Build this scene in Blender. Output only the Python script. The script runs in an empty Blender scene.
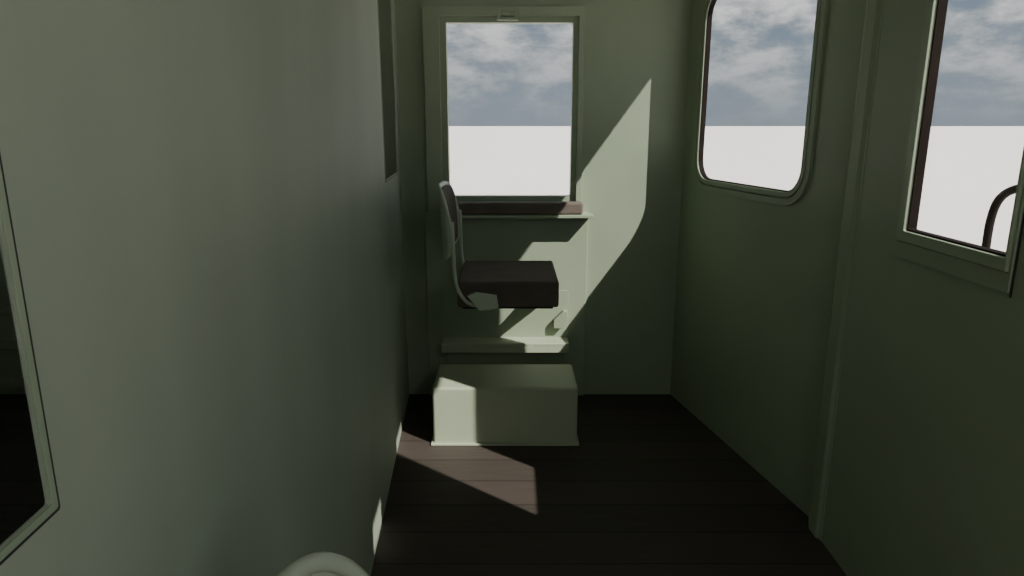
import bpy, bmesh, math
from mathutils import Vector, Matrix
from mathutils.geometry import tessellate_polygon

scene = bpy.context.scene
COL = scene.collection

# ---------------------------------------------------------------- materials
def new_mat(name):
    m = bpy.data.materials.new(name); m.use_nodes = True
    nt = m.node_tree; b = nt.nodes["Principled BSDF"]
    return m, nt, b

def paint(name, c1, c2, rough=0.5, scale=2.5, bump=0.03, spec=0.5, stretch=None):
    m, nt, b = new_mat(name)
    tc = nt.nodes.new("ShaderNodeTexCoord")
    n = nt.nodes.new("ShaderNodeTexNoise"); n.inputs["Scale"].default_value = scale
    n.inputs["Detail"].default_value = 6
    if stretch:
        mp = nt.nodes.new("ShaderNodeMapping"); mp.inputs["Scale"].default_value = stretch
        nt.links.new(tc.outputs["Object"], mp.inputs["Vector"]); nt.links.new(mp.outputs[0], n.inputs["Vector"])
    else:
        nt.links.new(tc.outputs["Object"], n.inputs["Vector"])
    r = nt.nodes.new("ShaderNodeValToRGB")
    r.color_ramp.elements[0].position = 0.3; r.color_ramp.elements[0].color = (*c1, 1)
    r.color_ramp.elements[1].position = 0.7; r.color_ramp.elements[1].color = (*c2, 1)
    nt.links.new(n.outputs["Fac"], r.inputs["Fac"])
    nt.links.new(r.outputs["Color"], b.inputs["Base Color"])
    n2 = nt.nodes.new("ShaderNodeTexNoise"); n2.inputs["Scale"].default_value = 90
    nt.links.new(tc.outputs["Object"], n2.inputs["Vector"])
    bp = nt.nodes.new("ShaderNodeBump"); bp.inputs["Strength"].default_value = bump
    bp.inputs["Distance"].default_value = 0.01
    nt.links.new(n2.outputs["Fac"], bp.inputs["Height"])
    nt.links.new(bp.outputs["Normal"], b.inputs["Normal"])
    b.inputs["Roughness"].default_value = rough
    b.inputs["Specular IOR Level"].default_value = spec
    return m

M_WALL = paint("painted_sage_metal", (0.266, 0.328, 0.232), (0.296, 0.360, 0.256), 0.5)
M_PART = paint("painted_grey_green_partition", (0.305, 0.355, 0.280), (0.350, 0.400, 0.320), 0.62, 2.0, 0.03, 0.4, (1, 1.6, 0.5))
M_TRIM = paint("painted_sage_trim", (0.28, 0.345, 0.242), (0.31, 0.375, 0.268), 0.42)
M_BOX = paint("painted_cream_green", (0.38, 0.43, 0.31), (0.42, 0.465, 0.34), 0.45)
M_FRAME = paint("pale_green_enamel", (0.43, 0.49, 0.39), (0.49, 0.54, 0.44), 0.35)
M_VINYL = paint("brown_vinyl", (0.108, 0.088, 0.074), (0.132, 0.107, 0.090), 0.75, 12, 0.15, 0.2)
M_WOOD = paint("stained_wood", (0.12, 0.097, 0.082), (0.155, 0.127, 0.108), 0.6, 18, 0.1, 0.3)
M_BROWN = paint("dark_brown_frame", (0.009, 0.0055, 0.004), (0.013, 0.008, 0.006), 0.7, spec=0.1)
M_RUBBER = paint("black_rubber", (0.015, 0.016, 0.015), (0.022, 0.023, 0.021), 0.7)
M_STEEL = paint("dark_painted_steel", (0.010, 0.006, 0.005), (0.014, 0.009, 0.008), 0.7, spec=0.15)
M_GROUND = paint("pale_snowy_ground", (0.95, 0.89, 0.845), (0.97, 0.91, 0.865), 0.9, 0.3, 0.0)

M_FLOOR, nt, b = new_mat("dark_floor_planks")
geo = nt.nodes.new("ShaderNodeNewGeometry")
sep = nt.nodes.new("ShaderNodeSeparateXYZ"); nt.links.new(geo.outputs["Position"], sep.inputs[0])
def mth(op, a, bb=None):
    n = nt.nodes.new("ShaderNodeMath"); n.operation = op
    for i, v in enumerate((a, bb)):
        if v is None: continue
        if isinstance(v, (int, float)): n.inputs[i].default_value = v
        else: nt.links.new(v, n.inputs[i])
    return n.outputs[0]
row = mth('DIVIDE', sep.outputs["Y"], 0.205)
fr = mth('FRACT', row); fl = mth('FLOOR', row)
gap = mth('LESS_THAN', mth('ABSOLUTE', mth('SUBTRACT', fr, 0.5)), 0.485)
wn = nt.nodes.new("ShaderNodeTexWhiteNoise"); wn.noise_dimensions = '1D'
nt.links.new(fl, wn.inputs["W"])
mp = nt.nodes.new("ShaderNodeMapping"); mp.inputs["Scale"].default_value = (3, 45, 3)
nt.links.new(geo.outputs["Position"], mp.inputs["Vector"])
gr = nt.nodes.new("ShaderNodeTexNoise"); gr.inputs["Scale"].default_value = 1.5; gr.inputs["Detail"].default_value = 8
nt.links.new(mp.outputs[0], gr.inputs["Vector"])
f = mth('ADD', mth('MULTIPLY', gr.outputs["Fac"], 0.7), mth('MULTIPLY', wn.outputs["Value"], 0.3))
cr = nt.nodes.new("ShaderNodeValToRGB")
cr.color_ramp.elements[0].position = 0.25; cr.color_ramp.elements[0].color = (0.044, 0.035, 0.030, 1)
cr.color_ramp.elements[1].position = 0.8; cr.color_ramp.elements[1].color = (0.072, 0.059, 0.050, 1)
nt.links.new(f, cr.inputs["Fac"])
mx = nt.nodes.new("ShaderNodeMixRGB"); mx.inputs[1].default_value = (0.018, 0.014, 0.012, 1)
nt.links.new(gap, mx.inputs[0]); nt.links.new(cr.outputs[0], mx.inputs[2])
nt.links.new(mx.outputs[0], b.inputs["Base Color"])
b.inputs["Roughness"].default_value = 0.65
b.inputs["Specular IOR Level"].default_value = 0.3
bp = nt.nodes.new("ShaderNodeBump"); bp.inputs["Strength"].default_value = 0.2; bp.inputs["Distance"].default_value = 0.002
nt.links.new(mth('ADD', gap, mth('MULTIPLY', gr.outputs["Fac"], 0.3)), bp.inputs["Height"])
nt.links.new(bp.outputs[0], b.inputs["Normal"])

M_GLASS = bpy.data.materials.new("clear_window_glass"); M_GLASS.use_nodes = True
nt = M_GLASS.node_tree; nt.nodes.clear()
o = nt.nodes.new("ShaderNodeOutputMaterial"); mxs = nt.nodes.new("ShaderNodeMixShader")
tr = nt.nodes.new("ShaderNodeBsdfTransparent"); gl = nt.nodes.new("ShaderNodeBsdfGlossy")
gl.inputs["Roughness"].default_value = 0.02
tr.inputs["Color"].default_value = (0.98, 0.985, 0.98, 1)
mxs.inputs[0].default_value = 0.015
nt.links.new(tr.outputs[0], mxs.inputs[1]); nt.links.new(gl.outputs[0], mxs.inputs[2])
nt.links.new(mxs.outputs[0], o.inputs[0])

M_FILL_LAMP, nt, b = new_mat("frosted_fill_lamp_cover")
b.inputs["Base Color"].default_value = (0.8, 0.8, 0.75, 1); b.inputs["Roughness"].default_value = 0.6

# ---------------------------------------------------------------- helpers
def finish(name, bm, mat, parent=None, bevel=0.0, segs=2, smooth=False):
    bmesh.ops.recalc_face_normals(bm, faces=bm.faces)
    me = bpy.data.meshes.new(name); bm.to_mesh(me); bm.free()
    ob = bpy.data.objects.new(name, me); COL.objects.link(ob)
    me.materials.append(mat)
    if smooth:
        for p in me.polygons: p.use_smooth = True
    if bevel > 0:
        m = ob.modifiers.new("bevel", 'BEVEL'); m.width = bevel; m.segments = segs
        m.limit_method = 'ANGLE'; m.angle_limit = math.radians(40)
    if parent: ob.parent = parent
    return ob

def rr(a0, b0, a1, b1, r=0.0, n=8):
    if r <= 0: return [(a0, b0), (a1, b0), (a1, b1), (a0, b1)]
    out = []
    for cx, cy, s in ((a1 - r, b0 + r, -90), (a1 - r, b1 - r, 0), (a0 + r, b1 - r, 90), (a0 + r, b0 + r, 180)):
        for i in range(n + 1):
            t = math.radians(s + 90 * i / n)
            out.append((cx + r * math.cos(t), cy + r * math.sin(t)))
    return out

def prism(name, outer, holes, F, c0, c1, mat, parent=None, bevel=0.0):
    loops = [outer] + list(holes)
    pts = [p for l in loops for p in l]
    tris = tessellate_polygon([[Vector((p[0], p[1], 0)) for p in l] for l in loops])
    bm = bmesh.new()
    A = [bm.verts.new(F(p[0], p[1], c0)) for p in pts]
    B = [bm.verts.new(F(p[0], p[1], c1)) for p in pts]
    for t in tris:
        try:
            bm.faces.new([A[i] for i in t]); bm.faces.new([B[i] for i in reversed(t)])
        except ValueError: pass
    k = 0
    for l in loops:
        n = len(l)
        for i in range(n):
            j = (i + 1) % n
            bm.faces.new([A[k + i], A[k + j], B[k + j], B[k + i]])
        k += n
    bmesh.ops.dissolve_limit(bm, angle_limit=0.001, verts=bm.verts, edges=bm.edges)
    return finish(name, bm, mat, parent, bevel)

def box(name, lo, hi, mat, parent=None, bevel=0.0, segs=3, smooth=False):
    bm = bmesh.new()
    bmesh.ops.create_cube(bm, size=1)
    for v in bm.verts:
        v.co = Vector([(lo[i] + hi[i]) / 2 + v.co[i] * (hi[i] - lo[i]) for i in range(3)])
    return finish(name, bm, mat, parent, bevel, segs, smooth)

def catmull(pts, n=8):
    P = [Vector(p) for p in pts]; P = [2 * P[0] - P[1]] + P + [2 * P[-1] - P[-2]]
    out = []
    for i in range(1, len(P) - 2):
        for k in range(n):
            t = k / n
            out.append(0.5 * ((2 * P[i]) + (P[i+1] - P[i-1]) * t + (2*P[i-1] - 5*P[i] + 4*P[i+1] - P[i+2]) * t*t
                       + (-P[i-1] + 3*P[i] - 3*P[i+1] + P[i+2]) * t**3))
    out.append(P[-2]); return out

def tube(name, path, r, mat, parent=None, seg=10, closed=False):
    P = [Vector(p) for p in path]; n = len(P); bm = bmesh.new(); rings = []
    up = None
    for i in range(n):
        if closed: t = (P[(i+1) % n] - P[i-1]).normalized()
        else: t = (P[min(i+1, n-1)] - P[max(i-1, 0)]).normalized()
        if up is None:
            up = t.orthogonal().normalized()
        up = (up - t * up.dot(t)).normalized()
        s = t.cross(up)
        rings.append([bm.verts.new(P[i] + r * (math.cos(2*math.pi*k/seg) * up + math.sin(2*math.pi*k/seg) * s)) for k in range(seg)])
    for i in range(n if closed else n - 1):
        a, bb = rings[i], rings[(i+1) % n]
        off = 0
        if closed and i == n - 1:
            off = min(range(seg), key=lambda q: (a[0].co - bb[q].co).length)
        for k in range(seg):
            bm.faces.new([a[k], a[(k+1) % seg], bb[(k+1+off) % seg], bb[(k+off) % seg]])
    if not closed:
        bm.faces.new(rings[0]); bm.faces.new(list(reversed(rings[-1])))
    return finish(name, bm, mat, parent, smooth=True)

def empty(name, loc=(0, 0, 0)):
    e = bpy.data.objects.new(name, None); e.empty_display_size = 0.1
    e.location = loc; COL.objects.link(e); return e

def tag(ob, label, cat, kind=None):
    ob["label"] = label; ob["category"] = cat
    if kind: ob["kind"] = kind

def grp(name, loc, parts):
    e = empty(name, loc)
    for p in parts:
        p.parent = e
        p.matrix_parent_inverse = Matrix.Translation(-Vector(loc))
    return e

# ---------------------------------------------------------------- layout
CEIL = 2.40; D = 3.92; T = 0.05; TS = 0.018
P0 = Vector((0.969, D)); P1 = Vector((1.252, 2.555))
e1 = (P1 - P0).normalized(); n1 = Vector((-e1.y, e1.x))
if n1.x < 0: n1 = -n1
L1 = (P1 - P0).length
F_front = lambda a, z, c: (a, D + c, z)
F_rear = lambda a, z, c: (a, -1.2 - c, z)
F_side = lambda a, z, c: (-3.6 - c, a, z)
F_right = lambda a, z, c: (1.225 + c, a, z)
F_ang = lambda a, z, c: (P0.x + e1.x*a + n1.x*c, P0.y + e1.y*a + n1.y*c, z)
el = Vector((-0.0647, 1)).normalized(); nl = Vector((-el.y, el.x))
if nl.x > 0: nl = -nl
F_left = lambda a, z, c: (-0.375 + el.x*a + nl.x*c, el.y*a + nl.y*c, z)
F_flat = lambda a, bb, c: (a, bb, c)

bm = bmesh.new(); bmesh.ops.create_grid(bm, x_segments=1, y_segments=1, size=6000)
for v in bm.verts: v.co.z = -1.6
g = finish("ground", bm, M_GROUND); tag(g, "flat pale snow-white ground outside the cab", "ground", "structure")

foot = [(-3.65, -1.25), (1.275, -1.25), (1.275, 2.42), (1.302, 2.565), (0.969 + n1.x*T, D + T), (-3.65, D + T)]
fl = prism("floor", foot, [], F_flat, -0.06, 0.0, M_FLOOR); tag(fl, "dark brown plank floor", "floor", "structure")
q0 = P0 + n1*0.18; q1 = P1 + n1*0.18
roof = [(-3.8, -1.4), (1.425, -1.4), (1.425, 2.45), (q1.x, q1.y), (q0.x, q0.y), (q0.x, D + 0.2), (-3.8, D + 0.2)]
ce = prism("ceiling", roof, [], F_flat, CEIL, CEIL + 0.05, M_WALL); tag(ce, "flat sage green ceiling", "ceiling", "structure")

GW = (-0.357, 1.21, 0.332, 2.141)
W1 = ((3.92 - 3.732)/0.979, 1.325, (3.92 - 2.835)/0.979, 2.245)
W2 = (1.645, 1.285, 2.092, 2.26)
W3 = (0.84, 2.04, 1.08, 2.20)
LA = (3.16, 1.36, 3.72, 2.25)
LB = (-0.55, 1.273, 0.547, 2.2)
RW = (-1.05, 0.95, 0.45, 2.25)
RR = (-0.25, 0.95, 1.0, 2.25)
SW = (-0.6, 1.0, 3.0, 2.2)

w = prism("wall_front", [(-3.65, 0), (0.969 + 0.03, 0), (0.969 + 0.03, CEIL), (-3.65, CEIL)], [rr(*GW, 0.008, 3)], F_front, 0, T, M_WALL)
tag(w, "sage green painted metal cab wall around the end window", "wall", "structure")
w = prism("wall_right_corner", [(0, 0), (L1, 0), (L1, CEIL), (0, CEIL)], [rr(*W1, 0.11)], F_ang, 0, TS, M_WALL)
tag(w, "sage green angled cab wall with a round-cornered window", "wall", "structure")
w = prism("wall_right", [(-1.25, 0), (2.42, 0), (2.42, CEIL), (-1.25, CEIL)], [rr(*W2, 0.012, 3), rr(*W3, 0.02, 4), rr(*RW, 0.02, 4)], F_right, 0, TS, M_WALL)
tag(w, "sage green side wall with a framed window", "wall", "structure")
w = prism("wall_left", [(-1.25, 0), (D, 0), (D, CEIL), (-1.25, CEIL)], [rr(*LA, 0.004, 2), rr(*LB, 0.004, 2)], F_left, 0, 0.004, M_PART)
tag(w, "grey-green smooth partition wall with dark windows", "wall", "structure")
w = prism("wall_rear", [(-3.65, 0), (1.275, 0), (1.275, CEIL), (-3.65, CEIL)], [rr(*RR, 0.02, 4)], F_rear, 0, T, M_WALL)
tag(w, "sage green rear cab wall with an added fill window", "wall", "structure")
w = prism("wall_side_room", [(-1.2, 0), (D, 0), (D, CEIL), (-1.2, CEIL)], [rr(*SW, 0.02, 4)], F_side, 0, T, M_WALL)
tag(w, "sage green wall of the room behind the partition", "wall", "structure")

post = [(1.262, 2.563), (1.240, 2.555), (1.211, 2.485), (1.211, 2.425), (1.222, 2.412), (1.222, 2.400), (1.31, 2.400), (1.31, 2.57)]
w = prism("trim_1", post, [], F_flat, 0, CEIL, M_WALL, bevel=0.002); tag(w, "vertical sage green corner post", "trim", "structure")
for i, z in enumerate((0.05, 0.30, 0.52)):
    w = box("trim_%d" % (i + 2), (-3.55, D - 0.03, z), (-0.75, D, z + 0.05), M_TRIM, bevel=0.004)
    tag(w, "horizontal green wall rail in the room behind the partition", "trim", "structure")
w = box("trim_5", (1.2205, 1.6235, 1.19), (1.226, 1.6265, CEIL), M_RUBBER); tag(w, "thin dark vertical seam beside the side window", "trim", "structure")

def grow(r, d): return (r[0]-d, r[1]-d, r[2]+d, r[3]+d)

parts = [
    prism("frame", rr(*grow(W1, 0.058), 0.162), [rr(*grow(W1, 0.030), 0.137)], F_ang, -0.012, 0.001, M_WALL, bevel=0.004),
    prism("frame_rim", rr(*grow(W1, 0.024), 0.132), [rr(*grow(W1, 0.001), 0.111)], F_ang, -0.012, 0.001, M_WALL, bevel=0.004),
    prism("gasket", rr(*grow(W1, 0.0), 0.11), [rr(*grow(W1, -0.004), 0.106)], F_ang, -0.004, 0.020, M_BROWN),
    prism("window_pane", rr(*grow(W1, -0.002), 0.108), [], F_ang, 0.014, 0.016, M_GLASS)]
tag(grp("window_1", F_ang((W1[0]+W1[2])/2, W1[1], 0), parts), "round-cornered window in a pale green rim", "window", "structure")

def asym(d, dn, top): return [(W2[0]-dn, W2[1]-d), (W2[2]+d, W2[1]-d), (W2[2]+d, top), (W2[0]-dn, top)]
parts = [
    prism("casing", rr(1.628, 1.20, W2[2]+0.075, 2.32, 0.002, 2), [asym(0.036, 0.010, 2.294)], F_right, -0.010, 0.001, M_WALL, bevel=0.002),
    prism("frame", asym(0.034, 0.009, 2.292), [rr(*W2, 0.004, 2)], F_right, -0.018, 0.001, M_TRIM, bevel=0.003),
    prism("wooden_sash", rr(*grow(W2, 0.0005), 0.004, 2), [rr(*grow(W2, -0.005), 0.005, 3)], F_right, -0.006, 0.022, M_BROWN, bevel=0.001),
    prism("window_pane", rr(*grow(W2, -0.004)), [], F_right, 0.012, 0.015, M_GLASS)]
tag(grp("window_2", F_right((W2[0]+W2[2])/2, W2[1], 0), parts), "square side window with green casing and brown sash", "window", "structure")

def simple_window(nm, R, F, label):
    parts = [prism("frame", rr(*grow(R, 0.03), 0.03, 4), [rr(*R, 0.02, 4)], F, -0.012, 0.001, M_TRIM, bevel=0.003),
             prism("window_pane", rr(*R), [], F, 0.010, 0.014, M_GLASS)]
    tag(grp(nm, F((R[0]+R[2])/2, R[1], 0), parts), label, "window", "structure")
simple_window("window_3", W3, F_right, "unseen small high opening added to cast a sun patch on the left wall")  # invented opening, shaped to throw the low sun sliver on the left wall
simple_window("window_6", RW, F_right, "large unseen side window added for fill light")  # added behind the camera for daylight fill and sun bounce
simple_window("window_7", RR, F_rear, "large unseen rear window added for fill light")  # added out of view so sky and bounced sun fill the cab
simple_window("window_8", SW, F_side, "long unseen window added to light the adjoining room")  # added out of view to give the side room dim light

for i, R in enumerate((LA, LB)):
    parts = [
        prism("frame", rr(*grow(R, 0.0080), 0.003, 2), [rr(*grow(R, 0.0005), 0.002, 2)], F_left, -0.002, 0.0005, M_WALL, bevel=0.0006),
        prism("gasket", rr(*grow(R, 0.0112), 0.003, 2), [rr(*grow(R, 0.0082), 0.003, 2)], F_left, -0.0012, 0.0005, M_RUBBER),
        prism("window_pane", rr(*grow(R, -0.0005)), [], F_left, 0.002, 0.003, M_GLASS)]
    tag(grp("window_%d" % (i + 4), F_left((R[0]+R[2])/2, R[1], 0), parts), "dark partition window with black gasket", "window", "structure")

parts = [
    prism("door_panel", rr(-0.50, 0.0, 0.437, 1.12), [], F_front, -0.022, 0.001, M_TRIM, bevel=0.004),
    prism("door_frame", rr(-0.479, 1.12, 0.393, 2.22, 0.005, 2), [rr(-0.392, 1.15, 0.362, 2.172, 0.005, 2)], F_front, -0.040, 0.001, M_TRIM, bevel=0.004),
    prism("window_frame", rr(-0.392, 1.15, 0.362, 2.172, 0.005, 2), [rr(*GW, 0.008, 3)], F_front, -0.012, 0.001, M_WALL, bevel=0.004),
    prism("window_pane", rr(*grow(GW, -0.001)), [], F_front, 0.02, 0.024, M_GLASS),
    prism("latch", rr(-0.082, 2.150, 0.034, 2.207), [rr(-0.060, 2.165, 0.012, 2.192)], F_front, -0.047, -0.010, M_TRIM, bevel=0.002),
    box("latch_knob", (-0.045, D - 0.046, 2.170), (-0.005, D - 0.030, 2.186), M_WALL, bevel=0.003)]
parts[5].parent = parts[4]
e = grp("door_1", (0, D, 0), parts[:5])
tag(e, "pale green end door with a large square window", "door", "structure")

s = prism("window_ledge", [(-0.42, 1.098), (0.455, 1.098), (0.455, 1.116), (-0.42, 1.116)], [], F_front, -0.13, -0.0225, M_TRIM, bevel=0.003)
tag(s, "narrow pale green metal ledge under the end window", "window ledge")
s = box("armrest_rail", (-0.37, D - 0.115, 1.117), (0.397, D - 0.042, 1.185), M_WOOD, bevel=0.012)
tag(s, "dusty brown padded rail resting on the window ledge", "armrest")

hp = [box("heater_panel", (-0.41, D-0.028, 0.37), (0.33, D-0.0225, 0.66), M_TRIM, bevel=0.001),
      box("heater_lip", (-0.41, D-0.150, 0.355), (0.33, D-0.0225, 0.375), M_BOX, bevel=0.004),
      box("heater_flange", (-0.41, D-0.150, 0.318), (0.33, D-0.142, 0.355), M_BOX, bevel=0.002),
      box("heater_base", (-0.39, D-0.05, 0.0), (0.31, D-0.0225, 0.355), M_WALL, bevel=0.003)]
tag(grp("wall_heater", (0, D-0.06, 0), hp), "pale green low wall heater casing under the seat", "heater")

bx = [box("box_body", (-0.405, 3.24, 0.0), (0.335, 3.60, 0.312), M_BOX, bevel=0.014, segs=4),
      box("base_flange", (-0.417, 3.222, 0.0), (0.345, 3.612, 0.012), M_BOX, bevel=0.004)]
tag(grp("step_box", (0, 3.42, 0), bx), "pale green metal step box standing on the floor", "step box")

# ---------------------------------------------------------------- seats
def make_seat(off, mount, rim_r=0.008, pad_drop=0.012):
    off = Vector(off)
    wall = mount == 'wall'
    xf, dep, yc, hw = -0.272, (0.062 if wall else 0.13), 3.35, 0.235
    zt, zb = 1.325, 0.985
    LEAN = -0.014
    def plan(s, inset=0.0):
        th = s * math.pi/2
        y = yc + (hw - inset) * math.copysign(abs(math.sin(th))**0.85, th)
        x = xf - (dep - inset) * max(math.cos(th), 0)**0.85 if abs(s) < 1 else xf
        return x, y
    def grid(name, inset, tz, bz, mat, thick, smax=1.0):
        bm = bmesh.new(); NS, NV = 28, 10; V = []
        for i in range(NS + 1):
            s = (-1 + 2*i/NS) * smax; x, y = plan(s, inset)
            q = abs(s)
            t_ = tz - 0.15*q**4; b_ = bz + 0.07*q**4; rw = []
            for j in range(NV + 1):
                v = j/NV; z = b_ + (t_ - b_)*v
                rw.append(bm.verts.new(off + Vector((x + LEAN*v*v, y, z))))
            V.append(rw)
        for i in range(NS):
            for j in range(NV):
                bm.faces.new([V[i][j], V[i+1][j], V[i+1][j+1], V[i][j+1]])
        ob = finish(name, bm, mat, smooth=True)
        m = ob.modifiers.new("solid", 'SOLIDIFY'); m.thickness = thick; m.offset = 0
        bv = ob.modifiers.new("bevel", 'BEVEL'); bv.width = thick*0.35; bv.segments = 3; bv.angle_limit = math.radians(50)
        return ob
    shell = grid("backrest", 0.0, zt, zb, M_FRAME, 0.012)
    pad = grid("backrest_pad", 0.014, zt - pad_drop, zb + 0.015, M_VINYL, 0.014, 0.84)
    rim = []
    N = 40
    for i in range(N + 1):
        s = -1 + 2*i/N; x, y = plan(s); rim.append(off + Vector((x + LEAN, y, zt - 0.15*abs(s)**4)))
    for i in range(1, 6):
        v = 1 - i/6; x, y = plan(1); z = (zb+0.07) + (zt-0.15-zb-0.07)*v
        rim.append(off + Vector((x + LEAN*v*v, y, z)))
    for i in range(N + 1):
        s = 1 - 2*i/N; x, y = plan(s); rim.append(off + Vector((x, y, zb + 0.07*abs(s)**4)))
    for i in range(1, 6):
        v = i/6; x, y = plan(-1); z = (zb+0.07) + (zt-0.15-zb-0.07)*v
        rim.append(off + Vector((x + LEAN*v*v, y, z)))
    rimo = tube("backrest_rim", rim, rim_r, M_FRAME, closed=True, seg=10)
    bm = bmesh.new(); bmesh.ops.create_cube(bm, size=1)
    lo = Vector((-0.257, 3.10, 0.768)); hi = Vector((0.220, 3.62, 0.895))
    for v in bm.verts: v.co = off + (lo + hi)/2 + Vector([v.co[k]*(hi[k]-lo[k]) for k in range(3)])
    cush = finish("seat_cushion", bm, M_VINYL, bevel=0.014, segs=4)
    pan = box("seat_pan", off + Vector((-0.235, 3.13, 0.755)), off + Vector((0.195, 3.60, 0.769)), M_STEEL, bevel=0.004)
    parts = [shell, pad, rimo, cush, pan]
    for k in (-1, 1):
        yy = yc + k*hw; n_ = (k < 0); p_ = (k > 0)
        path = catmull([off + Vector(p) for p in ((-0.275, yy, 1.17), (-0.272, yy, 1.03), (-0.268, yy, 0.93), (-0.252, yy + 0.005*k - 0.02*n_, 0.86),
                        (-0.21, yy + 0.01*k - 0.02*n_, 0.80), (-0.15, yy - 0.03*p_ - 0.02*n_, 0.775), (-0.10, yy - 0.03*p_ - 0.015*n_, 0.765))], 8)
        parts.append(tube("back_bracket", path, 0.009, M_FRAME))
    plate = [(-0.205, 0.838), (-0.168, 0.852), (-0.072, 0.838), (-0.062, 0.782), (-0.15, 0.770)]
    parts.append(prism("adjuster_plate", plate, [], lambda a, z, c: tuple(off + Vector((a, 3.06 + c, z))), -0.02, 0.012, M_FRAME, bevel=0.001))
    if wall:
        for xx in (-0.20, 0.185):
            prof = [(3.52, 0.748), (D - 0.0285, 0.748), (D - 0.0285, 0.60), (D - 0.05, 0.60)]
            parts.append(prism("seat_bracket", prof, [], (lambda xx: (lambda a, z, c: tuple(off + Vector((xx + c, a, z)))))(xx), 0, 0.008, M_STEEL, bevel=0.001))
        parts.append(prism("wall_stop", [(0.245, 0.44), (0.30, 0.44), (0.325, 0.50), (0.325, 0.545), (0.30, 0.545), (0.245, 0.49)], [], F_front, -0.07, -0.0285, M_TRIM, bevel=0.004))
        base = off + Vector((0, D - 0.06, 0.5))
    else:
        cx, cy = off.x - 0.02, off.y + 3.36
        prof = [(0.16, 0.0), (0.16, 0.012), (0.06, 0.03), (0.035, 0.06), (0.035, 0.748 + off.z - 0.02), (0.09, 0.756 + off.z)]
        bm = bmesh.new(); rings = []
        for r, z in prof:
            rings.append([bm.verts.new((cx + r*math.cos(2*math.pi*k/28), cy + r*math.sin(2*math.pi*k/28), z)) for k in range(28)])
        for a, bb in zip(rings, rings[1:]):
            for k in range(28): bm.faces.new([a[k], a[(k+1) % 28], bb[(k+1) % 28], bb[k]])
        bm.faces.new(rings[0]); bm.faces.new(rings[-1])
        parts.append(finish("pedestal", bm, M_FRAME))
        base = Vector((cx, cy, 0))
    return grp("cab_seat", tuple(base), parts)

s1 = make_seat((0, 0, 0), 'wall')
tag(s1, "brown vinyl seat with curved pale green backrest facing sideways", "seat")
s2 = make_seat((0.100, -2.69, -0.310), 'floor', 0.014, 0.09)
tag(s2, "pale green curved seat back close beside the partition wall", "seat")

# ---------------------------------------------------------------- outside
rb = box("running_board", (1.315, 0.9, -0.11), (1.62, 2.7, -0.06), M_STEEL, bevel=0.004)
br = [box("board_leg", (1.40, y, -1.6), (1.46, y + 0.05, -0.11), M_STEEL) for y in (1.0, 2.5)]
tag(grp("outside_step", (1.45, 1.8, -1.6), [rb] + br), "dark steel running board outside the side window", "running board")
pth = [Vector((1.45, 2.06, -0.06)), Vector((1.45, 2.06, 0.6))] + catmull([(1.45, 2.06, 1.2), (1.45, 2.06, 1.32), (1.45, 2.035, 1.39), (1.45, 1.97, 1.425), (1.45, 1.88, 1.43),
      (1.45, 1.5, 1.43), (1.45, 1.36, 1.425), (1.45, 1.30, 1.39), (1.45, 1.28, 1.32), (1.45, 1.28, 1.2)], 8) + [Vector((1.45, 1.28, 0.6)), Vector((1.45, 1.28, -0.06))]
h = tube("handrail", pth, 0.012, M_STEEL, seg=12); tag(h, "dark curved tubular handrail outside the side window", "handrail")

# ---------------------------------------------------------------- added fill lamp, out of view
def fill_lamp(x, y, watts):
    r = 0.14
    def disc(name, prof, mat):
        bm = bmesh.new(); rings = []
        for rr_, z in prof:
            rings.append([bm.verts.new((x + rr_*math.cos(2*math.pi*k/32), y + rr_*math.sin(2*math.pi*k/32), z)) for k in range(32)])
        for a, bb in zip(rings, rings[1:]):
            for k in range(32): bm.faces.new([a[k], a[(k+1) % 32], bb[(k+1) % 32], bb[k]])
        bm.faces.new(rings[0]); bm.faces.new(rings[-1])
        return finish(name, bm, mat, smooth=True)
    p = [disc("fill_lamp_base", [(r, CEIL), (r, CEIL-0.02), (r-0.01, CEIL-0.025)], M_FRAME),
         disc("fill_lamp_cover", [(r-0.012, CEIL-0.024), (r-0.02, CEIL-0.045), (r-0.06, CEIL-0.06)], M_FILL_LAMP)]
    e = grp("fill_lamp", (x, y, CEIL), p); tag(e, "unseen round frosted lamp added on the ceiling as fill light", "lamp")
    l = bpy.data.lights.new("fill_light", 'AREA'); l.shape = 'DISK'; l.size = 0.28; l.energy = watts; l.color = (1.0, 0.98, 0.95)
    o = bpy.data.objects.new("fill_light", l); COL.objects.link(o); o.location = (0, 0, -0.068); o.parent = e
fill_lamp(0.95, -0.25, 8.5)  # invented fixture behind the camera, lifts the shaded walls

# ---------------------------------------------------------------- sun + sky
ld = bpy.data.lights.new("sun", 'SUN'); ld.energy = 7.6; ld.angle = math.radians(0.5); ld.color = (1.0, 0.955, 0.88)
lo = bpy.data.objects.new("sun", ld); COL.objects.link(lo)
lo.rotation_euler = Vector((-1.22, 1.0, -1.42)).to_track_quat('-Z', 'Y').to_euler()
lo.location = (6, -4, 8)

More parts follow.
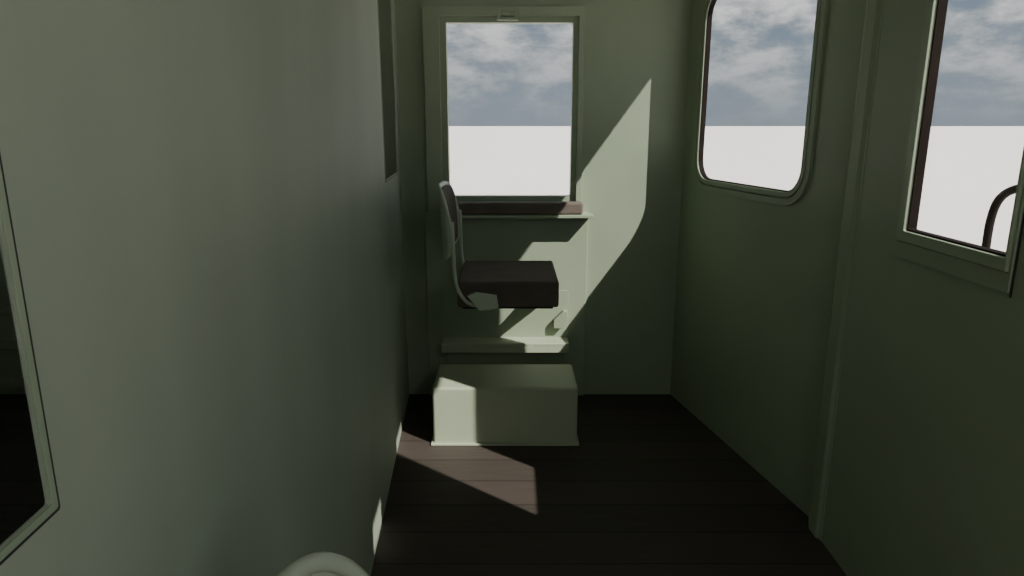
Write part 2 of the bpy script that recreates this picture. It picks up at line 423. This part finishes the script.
wd = bpy.data.worlds.new("sky"); scene.world = wd; wd.use_nodes = True
nt = wd.node_tree; bg = nt.nodes["Background"]
tc = nt.nodes.new("ShaderNodeTexCoord")
mp = nt.nodes.new("ShaderNodeMapping"); mp.inputs["Scale"].default_value = (1, 1, 2.2); mp.inputs["Location"].default_value = (0.3, 0.1, 0.25)
nt.links.new(tc.outputs["Generated"], mp.inputs["Vector"])
n1_ = nt.nodes.new("ShaderNodeTexNoise"); n1_.inputs["Scale"].default_value = 12; n1_.inputs["Detail"].default_value = 15; n1_.inputs["Roughness"].default_value = 0.6
nt.links.new(mp.outputs[0], n1_.inputs["Vector"])
cr = nt.nodes.new("ShaderNodeValToRGB")
E = cr.color_ramp.elements
E[0].position = 0.38; E[0].color = (0.225, 0.29, 0.37, 1)
E[1].position = 0.62; E[1].color = (0.86, 0.86, 0.86, 1)
x = E.new(0.45); x.color = (0.31, 0.365, 0.425, 1)
x = E.new(0.515); x.color = (0.50, 0.535, 0.565, 1)
nt.links.new(n1_.outputs["Fac"], cr.inputs["Fac"])
sp = nt.nodes.new("ShaderNodeSeparateXYZ"); nt.links.new(tc.outputs["Generated"], sp.inputs[0])
mr = nt.nodes.new("ShaderNodeMapRange"); mr.inputs["From Min"].default_value = 0.0; mr.inputs["From Max"].default_value = 0.14
nt.links.new(sp.outputs["Z"], mr.inputs["Value"])
mx = nt.nodes.new("ShaderNodeMixRGB"); mx.inputs[1].default_value = (0.28, 0.33, 0.38, 1)
nt.links.new(mr.outputs[0], mx.inputs[0]); nt.links.new(cr.outputs[0], mx.inputs[2])
nt.links.new(mx.outputs[0], bg.inputs["Color"]); bg.inputs["Strength"].default_value = 1.0

cd = bpy.data.cameras.new("camera"); cd.lens = 24; cd.sensor_width = 36; cd.clip_end = 20000; cd.clip_start = 0.02
cam = bpy.data.objects.new("camera", cd); COL.objects.link(cam)
cam.location = (0, 0, 1.6); cam.rotation_euler = (math.radians(90 - 13.36), 0, 0)
scene.camera = cam
